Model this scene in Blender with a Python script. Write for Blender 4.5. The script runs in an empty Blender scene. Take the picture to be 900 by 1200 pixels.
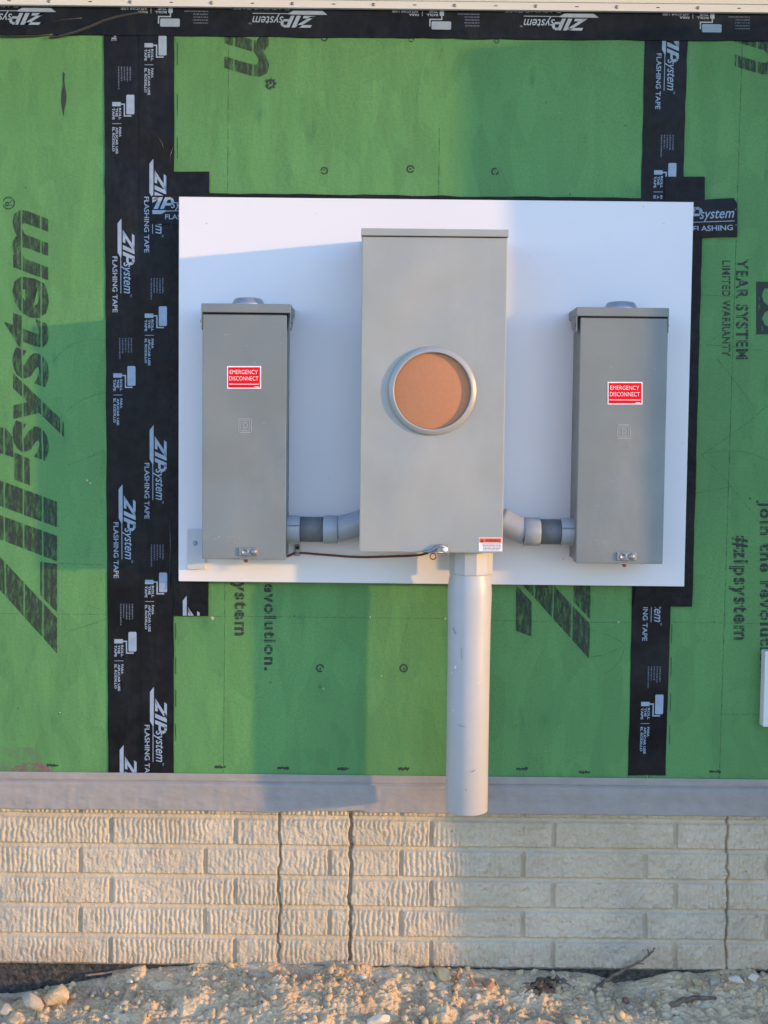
import bpy, bmesh, math, random
import numpy as np
from mathutils import Vector, Matrix
random.seed(7)
RNG = np.random.RandomState(11)
sc = bpy.context.scene
COL = sc.collection

# ------------------------------------------------------------------ camera
S = 1.0/560.0                      # metres per photo pixel on the wall plane
D = 1500*S                         # camera to wall
PITCH = math.radians(3.4); ROLL = math.radians(0.6)
F = Vector((0, math.cos(PITCH), -math.sin(PITCH)))
U0 = Vector((0, math.sin(PITCH), math.cos(PITCH)))
R_ = Vector((1,0,0))*math.cos(ROLL) + U0*math.sin(ROLL)
UP = -Vector((1,0,0))*math.sin(ROLL) + U0*math.cos(ROLL)
_ray = F*1500 + R_*0 - UP*(1140-600)
CAM = Vector((0, -D, -_ray.z*(D/_ray.y)))
cam = bpy.data.objects.new('camera', bpy.data.cameras.new('camera')); COL.objects.link(cam)
cam.data.sensor_fit = 'HORIZONTAL'; cam.data.sensor_width = 36; cam.data.lens = 60
cam.data.clip_start = 0.05; cam.data.clip_end = 500
M = Matrix.Identity(4)
for i in range(3):
    M[i][0] = R_[i]; M[i][1] = UP[i]; M[i][2] = -F[i]; M[i][3] = CAM[i]
cam.matrix_world = M
sc.camera = cam

# ------------------------------------------------------------------ light
SUN_AZ = math.radians(69.3)        # from the wall's normal towards the right
SUN_EL = math.radians(5.5)
sd = Vector((math.sin(SUN_AZ)*math.cos(SUN_EL), -math.cos(SUN_AZ)*math.cos(SUN_EL), math.sin(SUN_EL)))
w = bpy.data.worlds.new('World'); sc.world = w; w.use_nodes = True
nt = w.node_tree; nt.nodes.clear()
sky = nt.nodes.new('ShaderNodeTexSky'); sky.sky_type = 'NISHITA'; sky.sun_disc = False
sky.sun_elevation = SUN_EL; sky.sun_rotation = math.atan2(sd.x, sd.y)
sky.air_density = 1.0; sky.dust_density = 0.0; sky.ozone_density = 2.6
bg = nt.nodes.new('ShaderNodeBackground'); bg.inputs[1].default_value = 0.15
wo = nt.nodes.new('ShaderNodeOutputWorld')
tn = nt.nodes.new('ShaderNodeMixRGB'); tn.blend_type = 'MULTIPLY'; tn.inputs[0].default_value = 1; tn.inputs[2].default_value = (1.02, .91, 1.05, 1)
nt.links.new(sky.outputs[0], tn.inputs[1]); nt.links.new(tn.outputs[0], bg.inputs[0]); nt.links.new(bg.outputs[0], wo.inputs[0])
sun = bpy.data.lights.new('sun', 'SUN'); sun.energy = 0.74; sun.angle = math.radians(1.0); sun.color = (1.0, 0.54, 0.14)
so = bpy.data.objects.new('sun', sun); COL.objects.link(so)
so.rotation_euler = sd.to_track_quat('Z', 'Y').to_euler()
so.location = (6, -4, 3)
sc.view_settings.view_transform = 'Standard'; sc.view_settings.look = 'None'
sc.view_settings.gamma = 1; sc.view_settings.exposure = 2.72
sc.view_settings.use_curve_mapping = False

# ------------------------------------------------------------------ helpers
def U(px, py, d=0.0):
    """photo pixel -> point on the vertical plane d metres in front of the wall"""
    r = F*1500 + R_*(px-450) - UP*(py-600)
    t = (-d - CAM.y)/r.y
    return CAM + r*t
def PJ(X, Y, Z):
    """world -> photo pixel (numpy)"""
    v = [X-CAM.x, Y-CAM.y, Z-CAM.z]
    f = v[0]*F.x+v[1]*F.y+v[2]*F.z; a = v[0]*R_.x+v[1]*R_.y+v[2]*R_.z; b = v[0]*UP.x+v[1]*UP.y+v[2]*UP.z
    return 450+1500*a/f, 600-1500*b/f
def rect(x0, y0, x1, y1, d):
    """average upright rectangle: X0, X1, Z0(bottom), Z1(top)"""
    a=U(x0,y0,d); b=U(x1,y0,d); c=U(x1,y1,d); e=U(x0,y1,d)
    return (a.x+e.x)/2, (b.x+c.x)/2, (e.z+c.z)/2, (a.z+b.z)/2
def h2(ix, iy, seed):
    n = (ix*374761393 + iy*668265263 + seed*1442695041) & 0xffffffff
    n = ((n ^ (n >> 13))*1274126177) & 0xffffffff
    return ((n ^ (n >> 16)) & 0xffff)/65535.0
def vn(x, y, seed=0):
    x = np.asarray(x, dtype=float); y = np.asarray(y, dtype=float)
    xi = np.floor(x).astype(np.int64); yi = np.floor(y).astype(np.int64)
    fx = x-xi; fy = y-yi; fx = fx*fx*(3-2*fx); fy = fy*fy*(3-2*fy)
    a=h2(xi,yi,seed); b=h2(xi+1,yi,seed); c=h2(xi,yi+1,seed); e=h2(xi+1,yi+1,seed)
    return (a*(1-fx)+b*fx)*(1-fy)+(c*(1-fx)+e*fx)*fy
def fbm(x, y, seed=0, o=4):
    s = 0; a = .5; k = 1.0
    for i in range(o):
        s = s + a*vn(x*k, y*k, seed+i*17); a *= .5; k *= 2.03
    return s
def sstep(a, b, x):
    t = np.clip((x-a)/(b-a), 0, 1); return t*t*(3-2*t)

def mat(name, color, rough=0.6, metal=0.0, var=0.0, vscale=8.0, bump=0.0, bscale=60.0, color2=None, spec=0.5, wave=0.0,
        streak=None, coat=0.0, detail=4):
    m = bpy.data.materials.new(name); m.use_nodes = True
    n = m.node_tree; b = n.nodes['Principled BSDF']
    b.inputs['Roughness'].default_value = rough; b.inputs['Metallic'].default_value = metal
    b.inputs['Specular IOR Level'].default_value = spec; b.inputs['Coat Weight'].default_value = coat
    tc = n.nodes.new('ShaderNodeTexCoord')
    src = tc.outputs['Object']
    if streak:
        mp = n.nodes.new('ShaderNodeMapping'); mp.inputs['Scale'].default_value = streak
        n.links.new(tc.outputs['Object'], mp.inputs[0]); src = mp.outputs[0]
    c = (*color, 1)
    if var > 0 or color2:
        no = n.nodes.new('ShaderNodeTexNoise'); no.inputs['Scale'].default_value = vscale; no.inputs['Detail'].default_value = detail
        no.inputs['Roughness'].default_value = 0.6
        n.links.new(src, no.inputs['Vector'])
        rp = n.nodes.new('ShaderNodeValToRGB'); n.links.new(no.outputs['Fac'], rp.inputs[0])
        c2 = color2 if color2 else tuple(min(1, k*(1+var)) for k in color)
        c1 = color if color2 else tuple(k*(1-var) for k in color)
        rp.color_ramp.elements[0].position = .32; rp.color_ramp.elements[1].position = .68
        rp.color_ramp.elements[0].color = (*c1, 1); rp.color_ramp.elements[1].color = (*c2, 1)
        n.links.new(rp.outputs[0], b.inputs['Base Color'])
        n2 = n.nodes.new('ShaderNodeTexNoise'); n2.inputs['Scale'].default_value = vscale*1.7; n2.inputs['Detail'].default_value = 7; n2.inputs['Roughness'].default_value = .7
        n.links.new(src, n2.inputs['Vector'])
        r2 = n.nodes.new('ShaderNodeMapRange'); r2.inputs[1].default_value = .3; r2.inputs[2].default_value = .7
        r2.inputs[3].default_value = max(.05, rough-.10); r2.inputs[4].default_value = min(1, rough+.16)
        n.links.new(n2.outputs['Fac'], r2.inputs[0]); n.links.new(r2.outputs[0], b.inputs['Roughness'])
    else:
        b.inputs['Base Color'].default_value = c
    if bump > 0:
        nb = n.nodes.new('ShaderNodeTexNoise'); nb.inputs['Scale'].default_value = bscale; nb.inputs['Detail'].default_value = 5
        n.links.new(src, nb.inputs['Vector'])
        bp = n.nodes.new('ShaderNodeBump'); bp.inputs['Strength'].default_value = 1.0; bp.inputs['Distance'].default_value = bump
        n.links.new(nb.outputs['Fac'], bp.inputs['Height']); n.links.new(bp.outputs[0], b.inputs['Normal'])
        if wave > 0:
            nw = n.nodes.new('ShaderNodeTexNoise'); nw.inputs['Scale'].default_value = 4.5; nw.inputs['Detail'].default_value = 1
            n.links.new(tc.outputs['Object'], nw.inputs['Vector'])
            bw = n.nodes.new('ShaderNodeBump'); bw.inputs['Distance'].default_value = wave
            n.links.new(nw.outputs['Fac'], bw.inputs['Height']); n.links.new(bw.outputs[0], bp.inputs['Normal'])
    return m

def ink(name, color, rough, lo, hi, scale, streak, lines=None):
    """worn ink: a print whose noise lets the surface under it show through"""
    m = mat(name, color, rough)
    n = m.node_tree; b = n.nodes['Principled BSDF']; out = n.nodes['Material Output']
    tc = n.nodes.new('ShaderNodeTexCoord'); mp = n.nodes.new('ShaderNodeMapping'); mp.inputs['Scale'].default_value = streak
    no = n.nodes.new('ShaderNodeTexNoise'); no.inputs['Scale'].default_value = scale; no.inputs['Detail'].default_value = 6; no.inputs['Roughness'].default_value = .7
    n.links.new(tc.outputs['Object'], mp.inputs[0]); n.links.new(mp.outputs[0], no.inputs['Vector'])
    mr = n.nodes.new('ShaderNodeMapRange'); mr.inputs[1].default_value = lo; mr.inputs[2].default_value = hi
    mr.inputs[3].default_value = 0.0; mr.inputs[4].default_value = 0.9
    n.links.new(no.outputs['Fac'], mr.inputs[0])
    tr = n.nodes.new('ShaderNodeBsdfTransparent'); mx = n.nodes.new('ShaderNodeMixShader')
    fac = mr.outputs[0]
    if lines:
        wv = n.nodes.new('ShaderNodeTexWave'); wv.wave_type = 'BANDS'; wv.bands_direction = 'X' if lines[0]=='X' else 'Z'
        wv.inputs['Scale'].default_value = lines[1]; wv.inputs['Distortion'].default_value = 0.4
        n.links.new(tc.outputs['Object'], wv.inputs['Vector'])
        m2 = n.nodes.new('ShaderNodeMapRange'); m2.inputs[1].default_value = 0.004; m2.inputs[2].default_value = (0.03 if lines[0]=='X' else 0.10)
        n.links.new(wv.outputs['Fac'], m2.inputs[0])
        mu = n.nodes.new('ShaderNodeMath'); mu.operation = 'MULTIPLY'
        n.links.new(fac, mu.inputs[0]); n.links.new(m2.outputs[0], mu.inputs[1]); fac = mu.outputs[0]
    n.links.new(fac, mx.inputs[0]); n.links.new(tr.outputs[0], mx.inputs[1]); n.links.new(b.outputs[0], mx.inputs[2])
    n.links.new(mx.outputs[0], out.inputs['Surface'])
    return m

def link(name, me, m=None, parent=None, smooth=False):
    o = bpy.data.objects.new(name, me); COL.objects.link(o)
    if m is not None:
        me.materials.append(m)
    if smooth:
        me.polygons.foreach_set('use_smooth', [True]*len(me.polygons))
    if parent is not None:
        o.parent = parent
        o.matrix_parent_inverse = parent.matrix_world.inverted() if parent.type != 'EMPTY' else Matrix.Translation(-parent.location)
    return o
def tag(o, label=None, cat=None, group=None, kind=None):
    if label: o['label'] = label
    if cat: o['category'] = cat
    if group: o['group'] = group
    if kind: o['kind'] = kind
    return o
def thing(name, loc, label, cat, group=None):
    o = bpy.data.objects.new(name, None); COL.objects.link(o); o.location = loc; o.empty_display_size = .05
    return tag(o, label, cat, group)
def bm_obj(name, bm, m, parent=None, smooth=False, loc=None):
    me = bpy.data.meshes.new(name)
    bmesh.ops.recalc_face_normals(bm, faces=bm.faces)
    bm.to_mesh(me); bm.free()
    return link(name, me, m, parent, smooth)
def add_box(bm, x0, x1, y0, y1, z0, z1, bev=0.0, seg=2):
    r = bmesh.ops.create_cube(bm, size=1.0)
    vs = r['verts']
    for v in vs:
        v.co = Vector(((x0+x1)/2+v.co.x*(x1-x0), (y0+y1)/2+v.co.y*(y1-y0), (z0+z1)/2+v.co.z*(z1-z0)))
    if bev > 0:
        es = list({e for v in vs for e in v.link_edges})
        bmesh.ops.bevel(bm, geom=es, offset=bev, segments=seg, affect='EDGES', profile=.6)
def box(name, x0, x1, y0, y1, z0, z1, m, parent=None, bev=0.0, seg=2):
    bm = bmesh.new(); add_box(bm, x0, x1, y0, y1, z0, z1, bev, seg)
    return bm_obj(name, bm, m, parent)
def add_tube(bm, pts, radii, seg=24, caps=True):
    pts = [Vector(p) for p in pts]; rings = []
    prev = None
    for i, p in enumerate(pts):
        if i == 0: t = pts[1]-p
        elif i == len(pts)-1: t = p-pts[i-1]
        else: t = (pts[i+1]-p).normalized()+(p-pts[i-1]).normalized()
        if t.length < 1e-9: t = prev.copy()
        t.normalize(); prev = t.copy()
        a = t.cross(Vector((0,1,0))) if abs(t.y) < .9 else t.cross(Vector((1,0,0)))
        a.normalize(); b = t.cross(a).normalized()
        r = radii[i] if hasattr(radii, '__len__') else radii
        rings.append([bm.verts.new(p+(a*math.cos(2*math.pi*k/seg)+b*math.sin(2*math.pi*k/seg))*r) for k in range(seg)])
    for i in range(len(rings)-1):
        for k in range(seg):
            f = bm.faces.new((rings[i][k], rings[i][(k+1)%seg], rings[i+1][(k+1)%seg], rings[i+1][k])); f.smooth = True
    if caps:
        bm.faces.new(rings[0][::-1]); bm.faces.new(rings[-1])
def tube(name, pts, radii, m, parent=None, seg=24, caps=True):
    bm = bmesh.new(); add_tube(bm, pts, radii, seg, caps)
    return bm_obj(name, bm, m, parent)
def lathe_y(name, cx, cy, cz, prof, m, parent=None, seg=64, axis='Y'):
    """profile of (radius, offset) turned about an axis; for Y the offset goes towards the camera (-Y)"""
    bm = bmesh.new(); rings = []
    for r, h in prof:
        ring = []
        for k in range(seg):
            a = 2*math.pi*k/seg
            if axis == 'Y': co = (cx+r*math.cos(a), cy-h, cz+r*math.sin(a))
            elif axis == 'Z': co = (cx+r*math.cos(a), cy+r*math.sin(a), cz+h)
            else: co = (cx+h, cy+r*math.cos(a), cz+r*math.sin(a))
            ring.append(bm.verts.new(co))
        rings.append(ring)
    for i in range(len(rings)-1):
        for k in range(seg):
            f = bm.faces.new((rings[i][k], rings[i][(k+1)%seg], rings[i+1][(k+1)%seg], rings[i+1][k])); f.smooth = True
    bm.faces.new(rings[0]); bm.faces.new(rings[-1])
    return bm_obj(name, bm, m, parent)
def grid_mesh(name, X, Y, Z):
    """arrays (ny, nx) -> mesh"""
    ny, nx = X.shape
    me = bpy.data.meshes.new(name)
    co = np.stack([X, Y, Z], -1).reshape(-1, 3).astype(np.float32)
    idx = np.arange(ny*nx).reshape(ny, nx)
    q = np.stack([idx[:-1,:-1], idx[:-1,1:], idx[1:,1:], idx[1:,:-1]], -1).reshape(-1, 4).astype(np.int32)
    me.vertices.add(len(co)); me.vertices.foreach_set('co', co.ravel())
    me.loops.add(q.size); me.loops.foreach_set('vertex_index', q.ravel())
    me.polygons.add(len(q)); me.polygons.foreach_set('loop_start', np.arange(0, q.size, 4, dtype=np.int32))
    me.polygons.foreach_set('use_smooth', np.ones(len(q), dtype=bool))
    me.update(calc_edges=True)
    return me

# flat shapes given as polygons in photo pixels, laid on the plane d metres off the wall
def flat(name, polys, d, m, parent=None, thick=0.0006):
    bm = bmesh.new()
    for poly in polys:
        fr = [bm.verts.new(U(x, y, d)) for x, y in poly]
        bk = [bm.verts.new(v.co+Vector((0, thick, 0))) for v in fr]
        n = len(fr)
        bm.faces.new(fr); bm.faces.new(bk[::-1])
        for i in range(n):
            bm.faces.new((fr[i], bk[i], bk[(i+1)%n], fr[(i+1)%n]))
    return bm_obj(name, bm, m, parent)
def R4(x0, y0, x1, y1): return [(x0,y0),(x1,y0),(x1,y1),(x0,y1)]
_tc = {}
def glyphs(body, bold=0.0, shear=0.0, squish=1.0):
    """2D mesh of a word from the built-in font, normalised to a unit box: (verts, faces)"""
    key = (body, bold, shear, squish)
    if key in _tc: return _tc[key]
    cu = bpy.data.curves.new('t', 'FONT'); cu.body = body; cu.size = 1.0; cu.offset = bold; cu.shear = shear
    cu.resolution_u = 3; cu.fill_mode = 'FRONT' if hasattr(cu, 'fill_mode') else cu.fill_mode
    cu.space_character = squish
    ob = bpy.data.objects.new('t', cu); COL.objects.link(ob)
    dg = bpy.context.evaluated_depsgraph_get(); ev = ob.evaluated_get(dg); me = ev.to_mesh()
    vs = [(v.co.x, v.co.y) for v in me.vertices]; fs = [tuple(p.vertices) for p in me.polygons]
    ev.to_mesh_clear(); bpy.data.objects.remove(ob); bpy.data.curves.remove(cu)
    x0 = min(v[0] for v in vs); x1 = max(v[0] for v in vs); y0 = min(v[1] for v in vs); y1 = max(v[1] for v in vs)
    vs = [((x-x0)/(x1-x0), (y-y0)/(y1-y0)) for x, y in vs]
    _tc[key] = (vs, fs); return _tc[key]
class Print:
    """collects flat print (words and polygons) given in a local (u, v) frame: u along the reading direction, v up"""
    def __init__(s, ox, oy, du, dv):
        s.o = (ox, oy); s.du = du; s.dv = dv; s.v = []; s.f = []
    def P(s, u, v): return (s.o[0]+u*s.du[0]+v*s.dv[0], s.o[1]+u*s.du[1]+v*s.dv[1])
    def poly(s, pts):
        b = len(s.v); s.v += [s.P(*p) for p in pts]; s.f.append(tuple(range(b, b+len(pts))))
    def bar(s, u0, v0, u1, v1): s.poly([(u0,v0),(u1,v0),(u1,v1),(u0,v1)])
    def word(s, body, u0, v0, u1, v1, bold=0.0, shear=0.0, squish=1.0):
        vs, fs = glyphs(body, bold, shear, squish); b = len(s.v)
        s.v += [s.P(u0+x*(u1-u0), v0+y*(v1-v0)) for x, y in vs]; s.f += [tuple(b+i for i in f) for f in fs]
    def ring(s, cu, cv, r0, r1, n=24, gaps=0, rnd=None):
        for k in range(n):
            if rnd and rnd.random() < gaps: continue
            a = 2*math.pi*k/n; b = 2*math.pi*(k+1)/n
            s.poly([(cu+r0*math.cos(a), cv+r0*math.sin(a)), (cu+r1*math.cos(a), cv+r1*math.sin(a)),
                    (cu+r1*math.cos(b), cv+r1*math.sin(b)), (cu+r0*math.cos(b), cv+r0*math.sin(b))])
    def build(s, name, d, m, parent=None, clip=None, dfun=None):
        bm = bmesh.new(); vv = [bm.verts.new((x, y, 0)) for x, y in s.v]
        for f in s.f:
            try: bm.faces.new([vv[i] for i in f])
            except ValueError: pass
        if clip:
            x0, y0, x1, y1 = clip
            for co, no in (((x0,0,0),(-1,0,0)), ((x1,0,0),(1,0,0)), ((0,y0,0),(0,-1,0)), ((0,y1,0),(0,1,0))):
                bmesh.ops.bisect_plane(bm, geom=bm.verts[:]+bm.edges[:]+bm.faces[:], plane_co=co, plane_no=no, clear_outer=True)
        for v in bm.verts:
            v.co = U(v.co.x, v.co.y, dfun(v.co.x, v.co.y) if dfun else d)
        bm.normal_update()
        for f in bm.faces:
            if f.normal.y > 0: f.normal_flip()
        me = bpy.data.meshes.new(name); bm.to_mesh(me); bm.free()
        return link(name, me, m, parent)

# ------------------------------------------------------------------ materials
def green_mat():
    m = mat('sheathing_green', (.098, .285, .105), .66, bump=.0006, bscale=110, spec=.35)
    n = m.node_tree; b = n.nodes['Principled BSDF']; tc = n.nodes.new('ShaderNodeTexCoord')
    def noise(scale, det=4, st=(1,1,1)):
        mp = n.nodes.new('ShaderNodeMapping'); mp.inputs['Scale'].default_value = st
        no = n.nodes.new('ShaderNodeTexNoise'); no.inputs['Scale'].default_value = scale; no.inputs['Detail'].default_value = det
        n.links.new(tc.outputs['Object'], mp.inputs[0]); n.links.new(mp.outputs[0], no.inputs['Vector']); return no.outputs['Fac']
    def mix(fac_out, a, lo, hi, col, typ='MIX'):
        mr = n.nodes.new('ShaderNodeMapRange'); mr.inputs[1].default_value = lo; mr.inputs[2].default_value = hi
        n.links.new(fac_out, mr.inputs[0])
        mx = n.nodes.new('ShaderNodeMixRGB'); mx.blend_type = typ; n.links.new(mr.outputs[0], mx.inputs[0])
        if a is None: mx.inputs[1].default_value = (.088, .238, .074, 1)
        else: n.links.new(a, mx.inputs[1])
        mx.inputs[2].default_value = (*col, 1); return mx.outputs[0]
    c = mix(noise(3.0), None, .35, .7, (.116, .288, .090))
    c = mix(noise(220, 2), c, .35, .75, (.078, .208, .066))
    c = mix(noise(28, 6, (1,1,.35)), c, .62, .78, (.052, .17, .060))
    c = mix(noise(420, 1), c, .74, .80, (.16, .31, .12))
    for ang, sc3 in ((.55, 24), (-.8, 30)):
        vv = n.nodes.new('ShaderNodeTexVoronoi'); vv.inputs['Scale'].default_value = sc3
        m5 = n.nodes.new('ShaderNodeMapping'); m5.inputs['Scale'].default_value = (1.0, 1.0, .30); m5.inputs['Rotation'].default_value = (0, ang, 0)
        n.links.new(tc.outputs['Object'], m5.inputs[0]); n.links.new(m5.outputs[0], vv.inputs['Vector'])
        se = n.nodes.new('ShaderNodeSeparateColor'); n.links.new(vv.outputs['Color'], se.inputs[0])
        mr = n.nodes.new('ShaderNodeMapRange'); mr.inputs[3].default_value = .945; mr.inputs[4].default_value = 1.055; n.links.new(se.outputs[0], mr.inputs[0])
        vm = n.nodes.new('ShaderNodeVectorMath'); vm.operation = 'SCALE'; n.links.new(c, vm.inputs[0]); n.links.new(mr.outputs[0], vm.inputs['Scale']); c = vm.outputs[0]
    n.links.new(c, b.inputs['Base Color'])
    # OSB strands show as a shallow relief under the coating
    vo = n.nodes.new('ShaderNodeTexVoronoi'); vo.inputs['Scale'].default_value = 34
    mp = n.nodes.new('ShaderNodeMapping'); mp.inputs['Scale'].default_value = (1.0, 1.0, .38); mp.inputs['Rotation'].default_value = (0,.5,0)
    n.links.new(tc.outputs['Object'], mp.inputs[0]); n.links.new(mp.outputs[0], vo.inputs['Vector'])
    bp = n.nodes.new('ShaderNodeBump'); bp.inputs['Distance'].default_value = .0034; bp.inputs['Strength'].default_value = .8
    n.links.new(noise(26, 6, (1,1,.4)), bp.inputs['Height'])
    old = [nn for nn in n.nodes if nn.type == 'BUMP' and nn != bp][0]
    n.links.new(bp.outputs[0], old.inputs['Normal'])
    return m
GREEN = green_mat()
TAPE = mat('tape_black', (.0050, .0050, .0065), .42, var=.5, vscale=40, bump=.0014, bscale=22, spec=.20, wave=.03)
TAPE2 = mat('tape_black_rough', (.0055, .0055, .007), .5, var=.5, vscale=60, bump=.0030, bscale=45, spec=.20, wave=.03)
def dusty(m, sc_, st, lo, hi, col):
    n = m.node_tree; b = n.nodes['Principled BSDF']; old = b.inputs['Base Color'].links[0].from_socket
    tc = n.nodes.new('ShaderNodeTexCoord'); mp = n.nodes.new('ShaderNodeMapping'); mp.inputs['Scale'].default_value = st
    k = n.nodes.new('ShaderNodeTexNoise'); k.inputs['Scale'].default_value = sc_; k.inputs['Detail'].default_value = 9; k.inputs['Roughness'].default_value = .72
    n.links.new(tc.outputs['Object'], mp.inputs[0]); n.links.new(mp.outputs[0], k.inputs['Vector'])
    r_ = n.nodes.new('ShaderNodeMapRange'); r_.inputs[1].default_value = lo; r_.inputs[2].default_value = hi; n.links.new(k.outputs['Fac'], r_.inputs[0])
    q_ = n.nodes.new('ShaderNodeMixRGB'); n.links.new(r_.outputs[0], q_.inputs[0]); n.links.new(old, q_.inputs[1]); q_.inputs[2].default_value = (*col, 1)
    n.links.new(q_.outputs[0], b.inputs['Base Color'])
for m_ in (TAPE, TAPE2):
    dusty(m_, 16, (1,1,.35), .52, .78, (.022,.022,.024))
    dusty(m_, 70, (1,1,.25), .66, .80, (.055,.052,.052))
TPRINT = mat('tape_print', (.26, .33, .42), .55, var=.10, vscale=60)
TPRINTF = mat('tape_print_faint', (.085, .105, .15), .55, var=.3, vscale=200)
INK = ink('black_ink', (.022, .035, .028), .7, .28, .47, 95, (1.0, 1.0, .22))
INKV = ink('black_ink_small', (.022, .032, .026), .7, .32, .48, 130, (1.0, 1.0, .6), lines=('Z', 30))
INKB = ink('black_ink_big', (.022, .034, .024), .7, .30, .58, 150, (1.0, 1, .22), lines=('X', 7.9))
LINE = ink('pencil', (.045, .11, .055), .8, .36, .70, 60, (1,1,1))
WHITE = mat('white_board', (.72, .70, .72), .38, var=.015, vscale=4, bump=.0003, bscale=6, spec=.4)
WHITE2 = mat('white_plastic', (.66, .66, .66), .45, bump=.0002, bscale=40)
GREY = mat('grey_enamel', (.178, .200, .196), .40, var=.05, vscale=6, wave=.02, bump=.00012, bscale=120, spec=.45)
GREYM = mat('grey_enamel_meter', (.315, .322, .300), .38, var=.05, vscale=5, wave=.02, bump=.00010, bscale=120, spec=.45)
dusty(GREY, 7, (1,1,.5), .50, .80, (.235,.245,.235)); dusty(GREY, 60, (1,1,.4), .70, .82, (.29,.29,.28))
dusty(GREYM, 6, (1,1,.5), .50, .80, (.36,.365,.345)); dusty(GREYM, 60, (1,1,.4), .70, .82, (.42,.42,.40))
EMB = mat('embossed_enamel', (.36, .37, .37), .4)
SILVER = mat('zinc', (.27, .28, .29), .42, metal=.7, var=.1, vscale=120)
ALU = mat('cast_hub', (.33, .36, .42), .42, metal=.55, bump=.0004, bscale=150)
DARK = mat('dark_gap', (.02, .02, .022), .7)
PVC = mat('pvc_grey', (.43, .43, .43), .38, var=.03, vscale=14, bump=.0002, bscale=60, spec=.5)
PVC2 = mat('pvc_fitting', (.30, .32, .34), .33, var=.05, vscale=20, bump=.0003, bscale=80)
PVCD = mat('pvc_dark', (.115, .12, .125), .48, var=.12, vscale=60, bump=.0003, bscale=150)
CARD = mat('brown_cardboard', (.45, .195, .095), .85, var=.04, vscale=150, bump=.0003, bscale=200)
RED = mat('red_vinyl', (.78, .002, .010), .6, spec=.15)
STW = mat('sticker_white', (.85, .80, .80), .45)
ORANGE = mat('label_orange', (.80, .12, .04), .45)
COPPER = mat('copper_wire', (.17, .055, .035), .38, metal=.6)
CREAM = mat('cream_trim', (.66, .65, .63), .5)
def concrete_mat():
    m = mat('brick_pattern_concrete', (.40, .365, .31), .9, bump=.0026, bscale=210)
    n = m.node_tree; b = n.nodes['Principled BSDF']; tc = n.nodes.new('ShaderNodeTexCoord')
    a = n.nodes.new('ShaderNodeTexNoise'); a.inputs['Scale'].default_value = 5; a.inputs['Detail'].default_value = 8; a.inputs['Roughness'].default_value=.65
    n.links.new(tc.outputs['Object'], a.inputs['Vector'])
    r = n.nodes.new('ShaderNodeValToRGB'); n.links.new(a.outputs['Fac'], r.inputs[0])
    r.color_ramp.elements[0].position=.3; r.color_ramp.elements[0].color=(.46,.37,.25,1)
    r.color_ramp.elements[1].position=.7; r.color_ramp.elements[1].color=(.62,.52,.38,1)
    v = n.nodes.new('ShaderNodeTexNoise'); v.inputs['Scale'].default_value = 90; v.inputs['Detail'].default_value = 3
    n.links.new(tc.outputs['Object'], v.inputs['Vector'])
    mr = n.nodes.new('ShaderNodeMapRange'); mr.inputs[1].default_value=.68; mr.inputs[2].default_value=.80; n.links.new(v.outputs['Fac'], mr.inputs[0])
    mx = n.nodes.new('ShaderNodeMixRGB'); n.links.new(mr.outputs[0], mx.inputs[0]); n.links.new(r.outputs[0], mx.inputs[1]); mx.inputs[2].default_value=(.20,.17,.14,1)
    prev = mx.outputs[0]
    def layer(prev, sc_, st, lo, hi, col, mx_=1.0, zr=None):
        mp = n.nodes.new('ShaderNodeMapping'); mp.inputs['Scale'].default_value = st; n.links.new(tc.outputs['Object'], mp.inputs[0])
        k = n.nodes.new('ShaderNodeTexNoise'); k.inputs['Scale'].default_value = sc_; k.inputs['Detail'].default_value = 8; k.inputs['Roughness'].default_value = .7
        n.links.new(mp.outputs[0], k.inputs['Vector'])
        r_ = n.nodes.new('ShaderNodeMapRange'); r_.inputs[1].default_value = lo; r_.inputs[2].default_value = hi; r_.inputs[4].default_value = mx_
        n.links.new(k.outputs['Fac'], r_.inputs[0]); f = r_.outputs[0]
        if zr:
            sp = n.nodes.new('ShaderNodeSeparateXYZ'); n.links.new(tc.outputs['Object'], sp.inputs[0])
            z_ = n.nodes.new('ShaderNodeMapRange'); z_.inputs[1].default_value = zr[0]; z_.inputs[2].default_value = zr[1]; z_.inputs[3].default_value = 1; z_.inputs[4].default_value = 0
            n.links.new(sp.outputs['Z'], z_.inputs[0]); ml = n.nodes.new('ShaderNodeMath'); ml.operation = 'MULTIPLY'
            n.links.new(f, ml.inputs[0]); n.links.new(z_.outputs[0], ml.inputs[1]); f = ml.outputs[0]
        q_ = n.nodes.new('ShaderNodeMixRGB'); n.links.new(f, q_.inputs[0]); n.links.new(prev, q_.inputs[1]); q_.inputs[2].default_value = (*col, 1); return q_.outputs[0]
    prev = layer(prev, 3.2, (1,1,1.6), .50, .70, (.37,.345,.29), .75)
    prev = layer(prev, 26, (1,1,.6), .60, .72, (.33,.28,.21), .6)
    prev = layer(prev, 14, (1,1,1), .38, .60, (.34,.25,.16), .9, (-.01, .07))
    n.links.new(prev, b.inputs['Base Color'])
    return m
CONC = concrete_mat()
TAR = mat('tar_coating', (.008, .008, .008), .7, bump=.006, bscale=110, color2=(.10,.085,.065), vscale=95, detail=8)
SILL = mat('grey_membrane', (.31, .28, .255), .62, var=.07, vscale=30, bump=.0006, bscale=45, spec=.35)
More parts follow.
